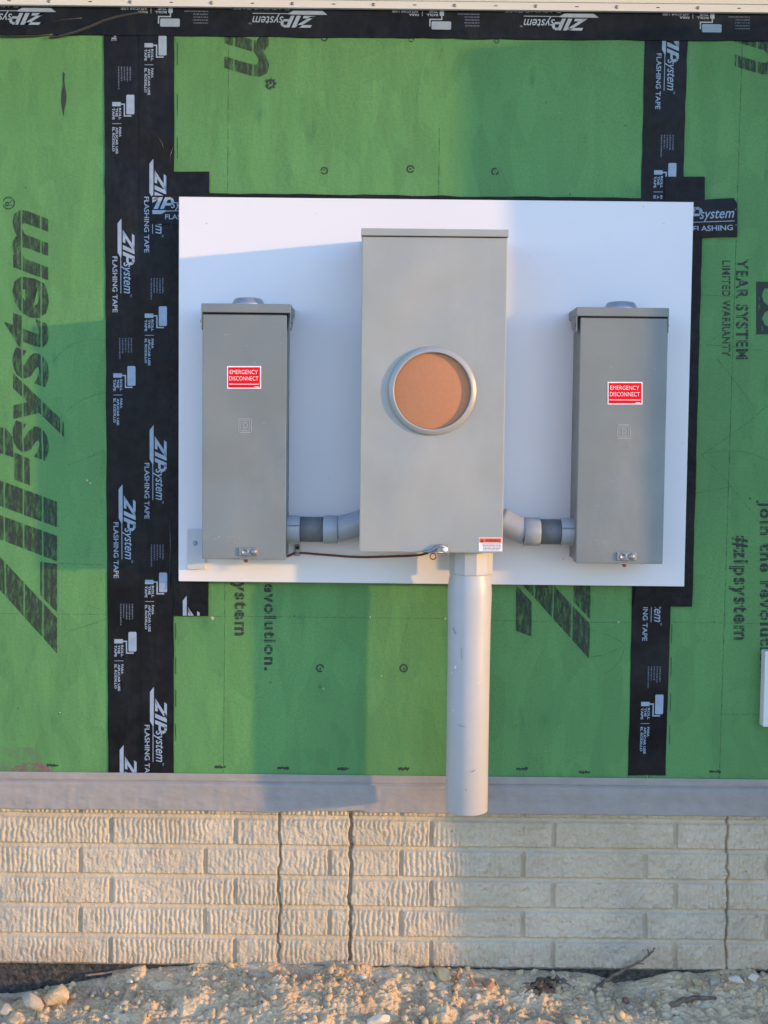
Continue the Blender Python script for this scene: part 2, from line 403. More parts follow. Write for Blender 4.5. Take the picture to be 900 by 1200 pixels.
def dirt_mat():
    m = mat('dirt', (.36,.26,.17), .95, bump=.006, bscale=130)
    n = m.node_tree; b = n.nodes['Principled BSDF']; tc = n.nodes.new('ShaderNodeTexCoord')
    a = n.nodes.new('ShaderNodeTexNoise'); a.inputs['Scale'].default_value = 9; a.inputs['Detail'].default_value = 9; a.inputs['Roughness'].default_value=.7
    n.links.new(tc.outputs['Object'], a.inputs['Vector'])
    r = n.nodes.new('ShaderNodeValToRGB'); n.links.new(a.outputs['Fac'], r.inputs[0])
    e = r.color_ramp.elements
    e[0].position=.30; e[0].color=(.40,.26,.15,1); e[1].position=.72; e[1].color=(.72,.58,.39,1)
    k = e.new(.5); k.color=(.62,.45,.265,1)
    n.links.new(r.outputs[0], b.inputs['Base Color'])
    return m
DIRT = dirt_mat()
def stone_mat(name, c1, c2): return mat(name, c1, .9, color2=c2, vscale=40, bump=.0015, bscale=110)
ST = [stone_mat('stone_tan', (.44,.32,.18), (.58,.45,.28)), stone_mat('stone_grey', (.30,.26,.20), (.45,.39,.31)),
      stone_mat('stone_yellow', (.36,.28,.13), (.50,.42,.25)), stone_mat('stone_white', (.50,.44,.34), (.64,.58,.47)),
      stone_mat('stone_red', (.26,.12,.08), (.36,.20,.14))]
WOOD = mat('dead_wood', (.09,.062,.045), .9, color2=(.22,.16,.115), vscale=70, bump=.002, bscale=120)
BARK = mat('pale_splinter', (.26,.15,.09), .9, color2=(.36,.24,.15), vscale=70, bump=.001, bscale=120)

# ------------------------------------------------------------------ ground
def gline(px):
    """photo row at which the soil meets the wall"""
    return np.interp(px, [-400, 0, 40, 75, 105, 140, 190, 230, 300, 420, 455, 500, 560, 620, 700, 735, 770, 800, 850, 900, 1300],
                         [1165, 1172, 1168, 1158, 1154, 1148, 1136, 1133, 1131, 1133, 1136, 1142, 1142, 1143, 1145, 1157, 1152, 1145, 1142, 1138, 1140])
def zground(X, Y):
    px = 450 + X/S
    k = (1140-gline(px))*S*1.0
    dist = np.clip(-Y, 0, None)
    near = np.exp(-(dist/.085)**2)
    base = -.004 + .022*(fbm(X*4+3, Y*4, 5)-.5)
    z = base*(1-near) + k*near
    z = z - .19*np.clip(dist, 0, .5) + .03*np.exp(-((X+.18)/.22)**2)*sstep(.02,.10,dist)
    wx = X+.02*(fbm(X*20, Y*20, 77, 2)-.5); wy = Y+.02*(fbm(X*20, Y*20, 78, 2)-.5)
    b1 = np.abs(2*vn(wx*15, wy*15, 9)-1); b2 = np.abs(2*vn(wx*38, wy*38, 19)-1); b3 = np.abs(2*vn(wx*95, wy*95, 29)-1)
    lump = (b1-.4)*.014 + (b2-.45)*.012 + (b3-.45)*.0065 + (fbm(X*150, Y*150, 23, 3)-.45)*.006
    ridge = 0
    z = z + .012*sstep(.45,.62, vn(X*13, Y*0+3, 55))*np.exp(-(dist/.05)**2)*(px > 130)
    far = 1/(1+(np.hypot(X, Y)/4)**2)
    return z + (lump - ridge)*(.35+.65*sstep(0.0, .05, dist))*far*.9
xs = np.concatenate([-np.geomspace(150, 1.25, 26), np.arange(-1.2, 1.2, .0027), np.geomspace(1.25, 150, 26)])
ys = np.concatenate([-np.geomspace(150, .62, 40), np.arange(-.6, .06, .0025), np.geomspace(.08, 60, 14)])
GX, GY = np.meshgrid(xs, ys)
g = link('ground', grid_mesh('ground', GX, GY, zground(GX, GY)), DIRT)
tag(g, 'bare tan soil in front of the foundation', kind='structure')

# pebbles (nobody could count them)
def ico(sub):
    bm = bmesh.new(); bmesh.ops.create_icosphere(bm, subdivisions=sub, radius=1.0)
    v = np.array([x.co[:] for x in bm.verts]); f = np.array([[a.index for a in p.verts] for p in bm.faces]); bm.free(); return v, f
def gravel():
    V, Fc = ico(1); N = 20000; vs = []; fs = []; mi = []
    for i in range(N):
        x = RNG.uniform(-1.15, 1.15); y = -RNG.uniform(0, 1)**1.3*.75 - .004
        px = 450+x/S
        dens = vn(px/45, y*14, 3)
        if dens < .40 and RNG.rand() < .75: continue
        r = .0012+.0016*RNG.pareto(2.3); r = min(r, .0095)
        sc3 = RNG.uniform(.6, 1.25, 3)*r
        a = RNG.uniform(0, 6.28); c, s = math.cos(a), math.sin(a)
        p = V*(1+RNG.uniform(-.35, .30, (len(V), 1)))*sc3
        p = p@np.array([[c,s,0],[-s,c,0],[0,0,1]])
        z = float(zground(np.array([x]), np.array([y]))[0])
        vs.append(p+[x, y, z+r*.25]); fs.append(Fc+len(V)*(len(vs)-1)); mi.append(np.full(len(Fc), RNG.choice(5, p=[.68,.12,.13,.04,.03])))
    vs = np.concatenate(vs); fs = np.concatenate(fs); mi = np.concatenate(mi)
    me = bpy.data.meshes.new('gravel')
    me.vertices.add(len(vs)); me.vertices.foreach_set('co', vs.astype(np.float32).ravel())
    me.loops.add(fs.size); me.loops.foreach_set('vertex_index', fs.astype(np.int32).ravel())
    me.polygons.add(len(fs)); me.polygons.foreach_set('loop_start', np.arange(0, fs.size, 3, dtype=np.int32))
    for m in ST: me.materials.append(m)
    me.polygons.foreach_set('material_index', mi.astype(np.int32))
    me.update(calc_edges=True)
    o = bpy.data.objects.new('gravel', me); COL.objects.link(o)
    tag(o, 'loose small pebbles and crumbs strewn over the soil', 'gravel', kind='stuff')
gravel()

# ------------------------------------------------------------------ foundation
Zs0 = U(450, 925).z
def foundation():
    zt = Zs0+.004; zb = U(450, 1134.5).z
    x = np.concatenate([np.arange(-3.0, -1.05, .004), np.arange(-1.05, 1.05, .00125), np.arange(1.05, 1.36, .004)])
    z = np.arange(zb-.004, zt, .0016)
    X, Z = np.meshgrid(x, z)
    px, py = PJ(X, X*0+.004, Z)
    py = py - (px-450)*math.tan(ROLL)      # level the rows
    px = px + (py-600)*math.tan(ROLL)*.6
    row_y = 959.6; pitch = 35.2
    r = np.floor((py-row_y)/pitch).astype(int)
    fr = (py-row_y)/pitch - r
    wob = (fbm(px/25, py/25, 2)-.5)*.05
    e = np.minimum(fr, 1-fr)+wob*.5
    hj = sstep(.045, .115, e)                     # bed joints
    right = px > 413
    odd = (r % 2 == 0)
    off = np.where(right, np.where(odd, 508, 472.5), np.where(odd, 132, 96.5))
    per = np.where(right, 143.3, 146.0)
    q = (px-off+(fbm(px/30, py/9, 6)-.5)*2.0)/per; q = q-np.floor(q); ev = np.minimum(q, 1-q)*per
    hv = sstep(1.2, 3.4, ev)
    seam = np.zeros_like(px)
    for sx, sw, sd_ in ((330, 1.1, 1), (413, 1.7, 1.4), (855, .8, 1)):
        c = sx + (fbm(py/11, py*0+sx, 8, 5)-.5)*6
        wd = sw*(.35+1.5*fbm(py/7, py*0+sx*2, 12))
        seam = np.maximum(seam, (1-sstep(wd*.5, wd+1.0, np.abs(px-c)))*sd_)
    brick = np.minimum(hj, hv)
    # ribs
    wav = (fbm(px/16, py/11, 14)-.5)*6.0 + (vn(px/60, r*3.7, 15)-.5)*5
    ph = (px+wav)*2*np.pi/5.65
    rib = .5+.5*np.sin(ph); rib = rib**.8
    er = fbm(px/48, py/30, 44, 3)
    amp = .30+.70*sstep(.40, .52, er)
    amp = np.where(px > 540, amp*.8, amp)
    amp = np.where((px > 780), .45+.55*amp, amp)
    amp = np.where((px > 800), np.maximum(amp, .5), amp)
    rough = (fbm(px/5, py/6, 51, 4)-.47)
    h = brick*(.0068) + brick*rib*amp*.0025 + rough*(.0055+.0035*sstep(500, 620, px))*(.45+.55*brick) + (fbm(px/70, py/50, 61, 3)-.5)*.003
    h = h - seam*.011
    pit = vn(px/3.1, py/3.1, 71); h = h - sstep(.975, .985, pit)*.006*(vn(px/40, py/40, 72)>.5)
    # the top course is fluted without joints
    me = grid_mesh('foundation_wall', X, .012-h, Z)
    o = link('foundation_wall', me, CONC)
    tag(o, 'concrete foundation cast in a pale ribbed brick pattern under the green wall', 'foundation')
    # tar-coated lower part
    x = np.arange(-3.0, 1.36, .004); z = np.arange(-.35, zb+.003, .004)
    X, Z = np.meshgrid(x, z)
    Y = .010 - .004*fbm(X*60, Z*60, 5) - .004*sstep(zb-.006, zb, Z)*fbm(X*90, Z*3, 2)
    me = grid_mesh('tar_coating', X, Y, Z)
    link('tar_coating', me, TAR, o)
    return o
FW = foundation()

# ------------------------------------------------------------------ sheathing
ZT = U(450, -60).z; ZB = U(450, 921).z
def panel(x0, x1, label, holes=False):
    o = box('sheathing_panel', x0, x1, 0.0, .011, ZB, ZT+.9, GREEN)
    return tag(o, label, 'sheathing', 'green sheathing panels of the wall')
XA = U(166, 500).x; XB = (U(781, 100).x+U(759, 800).x)/2
P1 = panel(-3.0, XA-.0015, 'green sheathing panel with the tall upright black logo, left of the double tape')
P2 = panel(XA+.0015, XB-.0015, 'green sheathing panel behind the white board and the conduit')
P3 = panel(XB+.0015, 1.19, 'green sheathing panel right of the single upright tape, with stamped warranty print')
PD = .0006
# big logo reading upwards: u = up, v = left
def big_logo(p):
    p.poly([(2,0),(44,0),(138,88),(100,88)])                               # diagonal of the Z
    p.poly([(50,0),(107,0),(110,20),(71,20)])                              # foot of the Z
    p.poly([(30,69),(71,69),(91,88),(37,88)])                              # head of the Z
    p.poly([(110,0),(140,0),(172,88),(144,88)])                            # I
    p.poly([(150,0),(180,0),(213,88),(183,88)])                            # P
    p.poly([(199,32),(230,32),(238,50),(206,50)]); p.poly([(212,70),(262,70),(250,88),(219,88)])
    p.poly([(232,51),(256,52),(266,60),(268,68),(264,78),(240,78)])
    p.poly([(262,70),(262,74),(250,88)])
    p.word('system', 228, -8, 522, 63, bold=.030, shear=.30, squish=1.03)
    p.ring(530, 57, 6, 7.6); p.word('R', 526.5, 53, 533.5, 61, bold=.02)
p = Print(67, 768, (0,-1), (-1,0)); big_logo(p); p.build('printed_logo', PD, INKB, P1)
p = Print(692, 776, (0,-1), (-1,0)); big_logo(p); p.build('printed_logo', PD, INKB, P2, clip=(560, 560, 720, 800))
def top_tail(bx, ey, par):
    p = Print(bx, ey, (0,1), (1,0))
    p.word('tem', -160, 0, 0, 66, bold=.022, shear=.30)
    p.ring(8, 55, 5.5, 7.2, 20, .25, random); p.word('R', 4.5, 51.5, 11, 59, bold=.02)
    p.build('printed_logo', PD, INKB, par)
top_tail(262, 90, P2); top_tail(860, 88, P3)
p = Print(856, 628, (0,1), (1,0)); p.word('#zipsystem', 0, -2, 122, 21, bold=.036, squish=1.16); p.build('printed_slogan', PD, INKV, P3)
p = Print(886, 586, (0,1), (1,0)); p.word('Join the revolution.', 0, 0, 210, 19, bold=.036, squish=1.16); p.build('printed_slogan', PD, INKV, P3)
p = Print(272, 623, (0,1), (1,0)); p.word('#zipsystem', 0, -2, 122, 18, bold=.036, squish=1.16); p.build('printed_slogan', PD, INKV, P2)
p = Print(305, 583, (0,1), (1,0)); p.word('Join the revolution.', 0, 0, 203, 19, bold=.036, squish=1.16); p.build('printed_slogan', PD, INKV, P2)
p = Print(862, 303, (0,1), (1,0)); p.word('YEAR SYSTEM', 0, 0, 118, 15, bold=.036, squish=1.16); p.word('LIMITED WARRANTY', 2, -16, 115, -6, bold=.03, squish=1.1)
p.build('printed_warranty', PD, INKV, P3)
p = Print(886, 330, (0,1), (1,0)); p.bar(0, 0, 62, 60); p.build('printed_warranty', PD, INK, P3)
p = Print(886, 330, (0,1), (1,0)); p.word('30', 8, 7, 56, 50, bold=.04); p.build('printed_numeral', PD+.0006, GREEN, P3)
# stud lines, pencil arcs
def lines(name, segs, par, w=.8, m=None, d=PD*.8):
    for pts in segs:
        p = Print(0, 0, (1,0), (0,1))
        for (x0,y0),(x1,y1) in zip(pts[:-1], pts[1:]):
            L = math.hypot(x1-x0, y1-y0); nx, ny = -(y1-y0)/L*w/2, (x1-x0)/L*w/2
            p.poly([(x0+nx,y0+ny),(x1+nx,y1+ny),(x1-nx,y1-ny),(x0-nx,y0-ny)])
        p.build(name, d, m or LINE, par)
def arc(p0, p1, bulge, n=12):
    out = []
    for i in range(n+1):
        t = i/n; x = p0[0]+(p1[0]-p0[0])*t; y = p0[1]+(p1[1]-p0[1])*t; k = 4*t*(1-t)*bulge
        L = math.hypot(p1[0]-p0[0], p1[1]-p0[1]); out.append((x-(p1[1]-p0[1])/L*k, y+(p1[0]-p0[0])/L*k))
    return out
lines('chalk_line', [[(268,42),(262,905)], [(515,150),(514,232)]], P2, .9)
lines('chalk_line', [[(870,45),(843,912)]], P3, .9)
lines('pencil_mark', [[(0,719),(126,720)], [(62,660),(125,662)], arc((62,425),(125,400),-12), [(80,545),(125,528)], arc((70,490),(125,460),-6),
                      [(80,740),(124,726)], [(100,708),(124,716)]], P1, .6)
lines('pencil_mark', [[(240,722),(525,725)], [(575,727),(738,730)], arc((205,415),(240,405),2), arc((688,738),(732,755),-3), arc((692,770),(732,755),3),
                      arc((708,790),(732,755),6), arc((500,60),(488,120),2), [(521,50),(514,70)]], P2, .55)
lines('pencil_mark', [arc((822,533),(900,475),2), arc((822,533),(900,540),-8), arc((822,533),(895,620),-3), arc((828,404),(900,412),-1), [(828,404),(885,478)],
                      arc((828,404),(880,370),-2), [(785,729),(900,731)], [(846,837),(900,838)], [(815,578),(858,570)], [(815,345),(858,348)]], P3, .5)
# nail stamps
p = Print(0, 0, (1,0), (0,1))
for x, y, r in ((317,98,5.5),(380,200,4.6),(481,198,4.8),(580,201,4.6),(380,44,4.6),(482,46,3.5),(582,48,3),(375,783,5),(473,783,5.2),(375,805,1.6)):
    p = Print(0, 0, (1,0), (0,1)); p.ring(x, y, r*.62, r, 14, .10, random)
    if r > 4 and random.random() < .7: p.ring(x+random.uniform(-1,1), y+random.uniform(-1,1), 0.2, r*.3, 7, .2, random)
    p.build('nail_stamp', PD, INK, P2)
def smudge(x, y, par):
    p = Print(0, 0, (1,0), (0,1))
    for k in range(9): p.bar(x-7+k*1.5, y-random.uniform(.5,2.2), x-5.4+k*1.5, y+random.uniform(.6,2.4))
    p.build('ink_mark', PD, INK, par)
for x, y in ((258,899),(332,900),(402,901),(473,901),(612,901),(685,905)): smudge(x, y, P2)
smudge(62, 897, P1); smudge(838, 904, P3)
p = Print(0, 0, (1,0), (0,1)); p.poly([(73.5,84),(76,86),(75.4,96),(77,104),(78,112),(77.4,120),(75.6,128),(74.6,137),(73,130),(71.6,120),(72,108),(73.4,98)])
p.build('dark_smear', PD, INK, P1)
for y in (50,110,160): lines('edge_tick', [[(208,y),(208,y+26)]], P2, .8, INK, PD)
for y in (730,770,808,848): lines('edge_tick', [[(206,y),(206,y+20)]], P2, .8, INK, PD)
for y in (732,770,812,850): lines('edge_tick', [[(787.5-(y-732)*.02,y),(787-(y-732)*.02,y+22)]], P3, .8, INK, PD)
# pink overspray low on the left panel
PINK = ink('pink_overspray', (.32,.11,.17), .8, .36, .72, 14, (1,1,1))
GREYST = ink('grey_overspray', (.20,.20,.16), .8, .38, .95, 14, (1,1,1))
def blob(cx, cy, rx, ry, n, seed, y1):
    r = random.Random(seed); out = []
    for k in range(n):
        a = 2*math.pi*k/n; q = 1+r.uniform(-.12, .12); out.append((max(-60,cx+rx*q*math.cos(a)), min(y1, cy+ry*q*math.sin(a))))
    return out
p = Print(0,0,(1,0),(0,1)); p.poly(blob(14, 893, 38, 18, 26, 1, 906)); p.build('paint_stain', PD*.7, GREYST, P1)
p = Print(0,0,(1,0),(0,1)); p.poly(blob(36, 901, 22, 7, 20, 2, 906)); p.build('paint_stain', PD*1.0, PINK, P1)

CHIP = mat('bare_wood_chip', (.50, .42, .30), .9)
def chips(name, pts, par, m, d=PD*1.1):
    r = random.Random(len(pts))
    for x, y, q in pts:
        p = Print(0, 0, (1,0), (0,1)); n_ = 7
        p.poly([(x+q*r.uniform(.5,1)*math.cos(2*math.pi*k/n_), y+q*r.uniform(.5,1)*math.sin(2*math.pi*k/n_)) for k in range(n_)]); p.build(name, d, m, par)
chips('chip', [(249,724,2.6),(522,725,1.6),(434,723,1.2),(379,807,1.2),(447,792,1.0)], P2, CHIP)
chips('chip', [(102,563,1.6),(106,566,1.2),(70,835,1.0)], P1, CHIP)
chips('chip', [(725,729,1.2)], P2, CHIP)
chips('nail_head', [(345,722,1.1),(317,800,1.2),(605,850,1.0),(640,120,1.0),(733,147,1.4),(668,228,1.2)], P2, INK)
chips('nail_head', [(30,220,1.2),(69,836,1.2),(21,830,1.0)], P1, INK)
chips('nail_head', [(837,729,1.2),(879,584,1.6),(862,250,1.0)], P3, INK)
# ------------------------------------------------------------------ tapes
def wavy(x0, y0, x1, y1, seed, amp=.5, step=14, top=None):
    """rectangle in px given by its four corners with slightly uneven long edges"""
    r = random.Random(seed); L = []; Rr = []
    n = max(2, int(abs(y1-y0)/step))
    return r
def quad_strip(corners, seed, amp=.45, step=18):
    r = random.Random(seed); out = []
    for (a, b) in zip(corners, corners[1:]+corners[:1]):
        L = math.hypot(b[0]-a[0], b[1]-a[1]); n = max(1, int(L/step)); nx, ny = -(b[1]-a[1])/L, (b[0]-a[0])/L
        for i in range(n):
            t = i/n; k = r.uniform(-amp, amp) if i else 0
            out.append((a[0]+(b[0]-a[0])*t+nx*k, a[1]+(b[1]-a[1])*t+ny*k))
    return out
def tape(corners, d, label, seed, m=TAPE, amp=.45, group='black flashing tapes on the sheathing'):
    o = flat('flashing_tape', [quad_strip(corners, seed, amp)], d, m, None, thick=d-.0002)
    return tag(o, label, 'tape', group)
def unit(p, s, what='logo'):
    """one repeat of the tape's print"""
    if what == 'logo':
        p.poly([(0,15),(44,15),(50,18.4),(90,18.4),(90,19.2),(46,19.2),(36,19.8),(8,19.8)] if False else [(s+0,19.8),(s+6,15.2),(s+40,15.2),(s+46,18.5),(s+46,19.4),(s+41,19.8)])
        p.bar(s+46, 18.4, s+88, 19.2)
        # Z
        p.poly([(s+13,21.2),(s+18.5,21.2),(s+34,31),(s+28,31)][::1]); p.poly([(s+13,21.2),(s+28,21.2),(s+29,24.2),(s+18,24.2)]); p.poly([(s+18,32),(s+36,32),(s+37,35),(s+20,35)])
        p.poly([(s+28,31),(s+34,31),(s+37,35),(s+33,35)])
        p.poly([(s+31,21.2),(s+36,21.2),(s+42,35),(s+37.5,35)])           # I
        p.poly([(s+38.5,21.2),(s+43,21.2),(s+49,35),(s+44.5,35)])         # P
        p.poly([(s+46,32),(s+53,32),(s+51,35),(s+48,35)]); p.poly([(s+44.5,25.2),(s+51,25.2),(s+53.5,28),(s+45.8,28)])
        p.poly([(s+51,27),(s+54,28),(s+55,31),(s+53,34),(s+50.5,33),(s+51.5,30)])
        p.word('system', s+51.5, 18.6, s+88, 31.0, bold=.006, shear=.3)
        p.word('TM', s+89, 29.5, s+92, 31.5)
        p.word('FLASHING TAPE', s+44.5, 9, s+110, 14.8, bold=.012)
    if what == 'roller':
        p.poly([(s+173,27),(s+174,26),(s+195,26),(s+196,27),(s+196,34.5),(s+195,35.5),(s+174,35.5),(s+173,34.5)])
        p.bar(s+206.6, 9.5, s+207.2, 20); p.bar(s+181.5, 9.5, s+186.5, 19.5)
        p.bar(s+183.3, 19.5, s+184.8, 24.5); p.bar(s+184.8, 23.0, s+198.6, 24.5); p.bar(s+197.1, 24.5, s+198.6, 32)
        for i, t in enumerate(('ROLL','THE','TAPE')): p.word(t, s+188.5, 17.2-i*3.9, s+188.5+3.5*len(t)*.98, 20.0-i*3.9, bold=.03)
        for i, t in enumerate(('PARA','APLICAR USE','EL RODILLO')): p.word(t, s+211, 17.2-i*3.9, s+211+2.85*len(t), 20.0-i*3.9, bold=.03)
def faint(p, s):
    r = random.Random(int(s)); 
    for i in range(5):
        u = s+140; v = 31-i*3.4; end = s+(168 if i == 4 else 159)-r.uniform(0,3)
        while u < end:
            w_ = r.uniform(.8, 3.4); p.bar(u, v-.9, min(end, u+w_), v+.5); u += w_+.7
def print_tape(par, org, du, dv, offs, d, clip):
    for s in offs:
        for nm, fn, m in (('printed_logo', lambda p: unit(p, s), TPRINT), ('roller_icon', lambda p: unit(p, s, 'roller'), TPRINT), ('fine_print', lambda p: faint(p, s), TPRINTF)):
            p = Print(org[0], org[1], du, dv); fn(p)
            o = p.build(nm, d+.0004, m, par, clip=clip)
            if len(o.data.polygons) == 0: bpy.data.objects.remove(o)
T1 = tape([(121,-60),(168,-60),(172,909),(127,909)], .0016, 'upright black printed tape, outer left one of the side-by-side pair', 1)
# left strip leans very slightly with the camera
k1 = .004
print_tape(T1, (121.5, 0), (k1,1), (1,0), (-62, 256, 567.5, 873), .0016, (100, -60, 172, 908))
T2 = tape([(163,-60),(204,-60),(203.5,909),(166,909)], .0030, 'upright black printed tape, inner right one of the side-by-side pair', 2)
print_tape(T2, (159.7, 0), (.001,1), (1,0), (-131, 186, 498, 805), .0030, (160, -60, 205, 908))
T3 = tape([(758,-60),(809,-60),(780,909),(736,909)], .0016, 'upright black printed tape running up right of the white board', 3)
print_tape(T3, (762, 0), (-.0245,1), (1,0), (18, 330, 641), .0016, (700, -60, 812, 908))
T4 = tape([(-700,-60),(1130,-46),(1130,50),(-700,34)], .0044, 'long black printed tape across the top under the white strip', 4, amp=.7)
p_ = (384, -2)
print_tape(T4, (702, 1), (-1,-.0105), (-.0105,1), (-317, 0, 318, 636), .0044, (-60, -60, 960, 49))
T5 = tape([(196,201),(245,201),(245,236),(196,236)], .0050, 'short black tape patch over the upper left corner of the white board', 5, TAPE2)
T6 = tape([(178,229),(300,229),(300,264),(178,262)], .0062, 'printed black tape piece sticking out left of the board near its top', 6)
p = Print(149, 266, (1,0), (0,-1)); unit(p, 0); p.build('printed_logo', .0066, TPRINT, T6, clip=(178.5, 225, 299, 263))
T7 = tape([(779,207),(826,207),(826,240),(779,240)], .0050, 'short black tape patch over the upper right corner of the white board', 7, TAPE2)
T8 = tape([(740,239),(860,232),(864,239),(864,277),(740,281)], .0066, 'printed black tape piece sticking out right of the board near its top', 8)
p = Print(763, 283, (1.12,-.04), (-.04,-1.1)); unit(p, 0); p.build('printed_logo', .0070, TPRINT, T8, clip=(741, 225, 863, 279))
T9 = tape([(780,270),(823,270),(812,690),(811,711),(742,711),(750,650)], .0078, 'plain black tape down the right edge of the white board', 9, TAPE2)
T10 = tape([(204,660),(244,660),(244,722),(204,722)], .0050, 'black tape piece under the lower left corner of the board, with a cut-off letter', 10, TAPE2)
p = Print(199, 698, (0,1), (1,0)); unit(p, 0); p.build('printed_logo', .0054, TPRINT, T10, clip=(204, 690, 243, 721.5))
T11 = tape([(225,226),(812,233),(812,262),(225,260)], .0064, 'thin black tape line showing above the top edge of the white board', 11, TAPE2, amp=.8)
T12 = tape([(199,240),(225,240),(222,672),(197,672)], .0058, 'narrow black tape edge showing between the double tape and the left edge of the board', 12, TAPE2)
FOLD = mat('tape_fold', (.035,.032,.034), .35, spec=.5)  # paler than the tape itself: the fold's sheen is painted into this colour
def fold(name, pts, r, par, d):
    P3_ = [U(x, y, d) for x, y in pts]; n_ = len(pts)
    return tube(name, P3_, [r*(.25+.75*math.sin(math.pi*(i+.6)/(n_+.2))) for i in range(n_)], FOLD, par, 8)
fold('tape_fold', [(58,44),(72,42),(90,37),(106,31),(122,24),(140,19),(156,16),(170,14)], .0042, T4, .0046)
fold('tape_fold', [(0,43),(20,42.5),(40,42),(62,40)], .0020, T4, .0046)
fold('tape_fold', [(184,160),(189,166),(192,175)], .0012, T2, .0031)
fold('tape_fold', [(203,172),(200,180),(199,190)], .0012, T2, .0031)
fold('tape_fold', [(206,505),(200,515),(203,530)], .0010, T2, .0031)
fold('tape_fold', [(60,26),(75,23),(96,21)], .0014, T4, .0046)
fold('tape_fold', [(198,690),(200,640),(199,610)], .0012, T12, .0060)

# grey membrane over the sill joint
def membrane():
    x = np.concatenate([np.arange(-3.0, -1.0, .006), np.arange(-1.0, 1.0, .002), np.arange(1.0, 1.19, .006)])
    t = np.linspace(0, 1, 44)
    X, T = np.meshgrid(x, t)
    pxr = 450+X/S
    ztop = U(450, 908).z; zbot = U(450, 951).z
    torn = .0035*sstep(285, 300, pxr)*(1-sstep(425, 432, pxr))*(-.5+.0*pxr) 
    ragged = (fbm(X*40, X*0, 3)-.5)*.003 + np.where((pxr > 330) & (pxr < 430), .004*((pxr-330)/100), 0) - np.where((pxr>290)&(pxr<=330), .002, 0)
    Z = ztop + (zbot-ztop+ragged)*T
    py = 908 + T*45
    fold = 919.5 + (fbm(X*5, X*0, 9)-.5)*2.4
    Y = -.0042 - .0036*sstep(-.5, 2.2, py-fold) + .0030*np.exp(-((py-fold+.6)/1.1)**2)
    Y = Y + .0045*sstep(26, 44, py-908)*0 - (fbm(X*22, Z*45, 4, 4)-.5)*.0050*sstep(0, 6, py-908) - (fbm(X*70, Z*12, 8, 2)-.5)*.0018*sstep(920, 928, py)
    me = grid_mesh('sill_membrane', X, Y, Z)
    o = link('sill_membrane', me, SILL)
    sm = o.modifiers.new('s', 'SOLIDIFY'); sm.thickness = .0012; sm.offset = -1
    tag(o, 'grey self-adhesive membrane strip over the joint between sheathing and foundation', 'membrane')
membrane()

# ------------------------------------------------------------------ strip at the top, eave and bump-out beyond the frame
zt0 = U(450, 13).z
t = thing('trim_strip', (0, 0, zt0), 'white metal strip with screws and nail holes along the top of the wall', 'trim')
box('strip', -3.0, 1.19, -.016, -.0062, zt0, zt0+.030, WHITE2, t, .0012)
box('backer_lip', -3.0, 1.19, -.019, -.0165, U(450,4).z, zt0+.125, CREAM, t, .0008)
k = 0
for i in range(-3, 11):
    c = U(57+95.2*i, 8, .02)
    zz = (zt0+U(450, 4).z)/2
    lathe_y('screw', c.x, -.016, zz, [(.0036,0),(.0036,.0007),(.0022,.0018),(.0004,.002)], SILVER, t, 14)
    c = U(10+95.2*i, 8, .02); box('nail_slot', c.x-.0035, c.x+.0035, -.0163, -.0158, zz-.0009, zz+.0009, DARK, t)
e = box('eave', -3.0, 2.6, -.34, -.0005, zt0+.13, zt0+.36, WHITE2, None, .004)
tag(e, 'white boxed eave over the wall above the picture', 'eave')
e2 = box('eave_board', -.5, .5, 0, 0.01, 0, 0.01, WHITE2) if False else None
xp = U(1200, 500).x; pr = (1200-537)*S/math.tan(SUN_AZ)
b = thing('wall_bump_out', (xp, 0, 0), 'green sheathed bump-out of the house just right of the picture', 'wall')
box('sheathing', xp, xp+1.6, -pr, .2, ZB, zt0+.05, GREEN, b)
box('foundation', xp+.006, xp+1.594, -pr+.006, .2, -.3, ZB, CONC, b)
box('upper_wall', -3.0, -2.9, 0, 1, 0, .1, GREEN, b) if False else None

# ------------------------------------------------------------------ white board
BD = 20*S
x0, x1, z0, z1 = rect(209.3, 233.5, 807.5, 684.3, BD+.0)
bd = box('backing_board', x0, x1, -BD, -.0095, z0, z1, WHITE, None, .0016, 2)
tag(bd, 'large white board fixed to the green wall behind the grey electrical boxes', 'board')

MARK = mat('dusty_mark', (.40,.37,.34), .8)
for x, y, q in ((242,262,.9),(754,242,.8),(778,262,.7),(370,250,.6),(660,655,1.0),(620,300,.6),(385,560,.6),(800,520,.7),(640,690,.5)):
    p = Print(0,0,(1,0),(0,1)); p.poly([(x+q*math.cos(a_), y+q*.8*math.sin(a_)) for a_ in (0,1,2.1,3.3,4.4,5.3)]); p.build('speck', BD+.0003, MARK, bd)
# ------------------------------------------------------------------ boxes
def latch(parent, cx, cz, d, w_=.039):
    """hasp plate with a hole and a screw at the foot of a cover"""
    h_ = .017
    pl = box('latch', cx-w_/2, cx+w_/2, -d-.0035, -d, cz-h_/2, cz+h_/2, SILVER, parent, .0016)
    box('latch_tongue', cx-w_*.44, cx+w_*.12, -d-.010, -d-.0037, cz-h_/2-.006, cz-h_/2-.0035, SILVER, pl, .0008)
    lathe_y('latch_hole', cx-w_*.18, -d-.0036, cz, [(.0072,0),(.0072,.0016),(.0052,.0022),(.0046,.0008),(.0001,.0006)], SILVER, pl, 24)
    lathe_y('screw', cx+w_*.26, -d-.0036, cz, [(.0066,0),(.0066,.001),(.0045,.0030),(.0015,.0036)], SILVER, pl, 20)
    lathe_y('seal_stud', cx-w_*.12, -d-.004, cz-h_/2-.008, [(.0045,-.002),(.0045,.001),(.003,.002)], COPPER, pl, 12)
    return pl
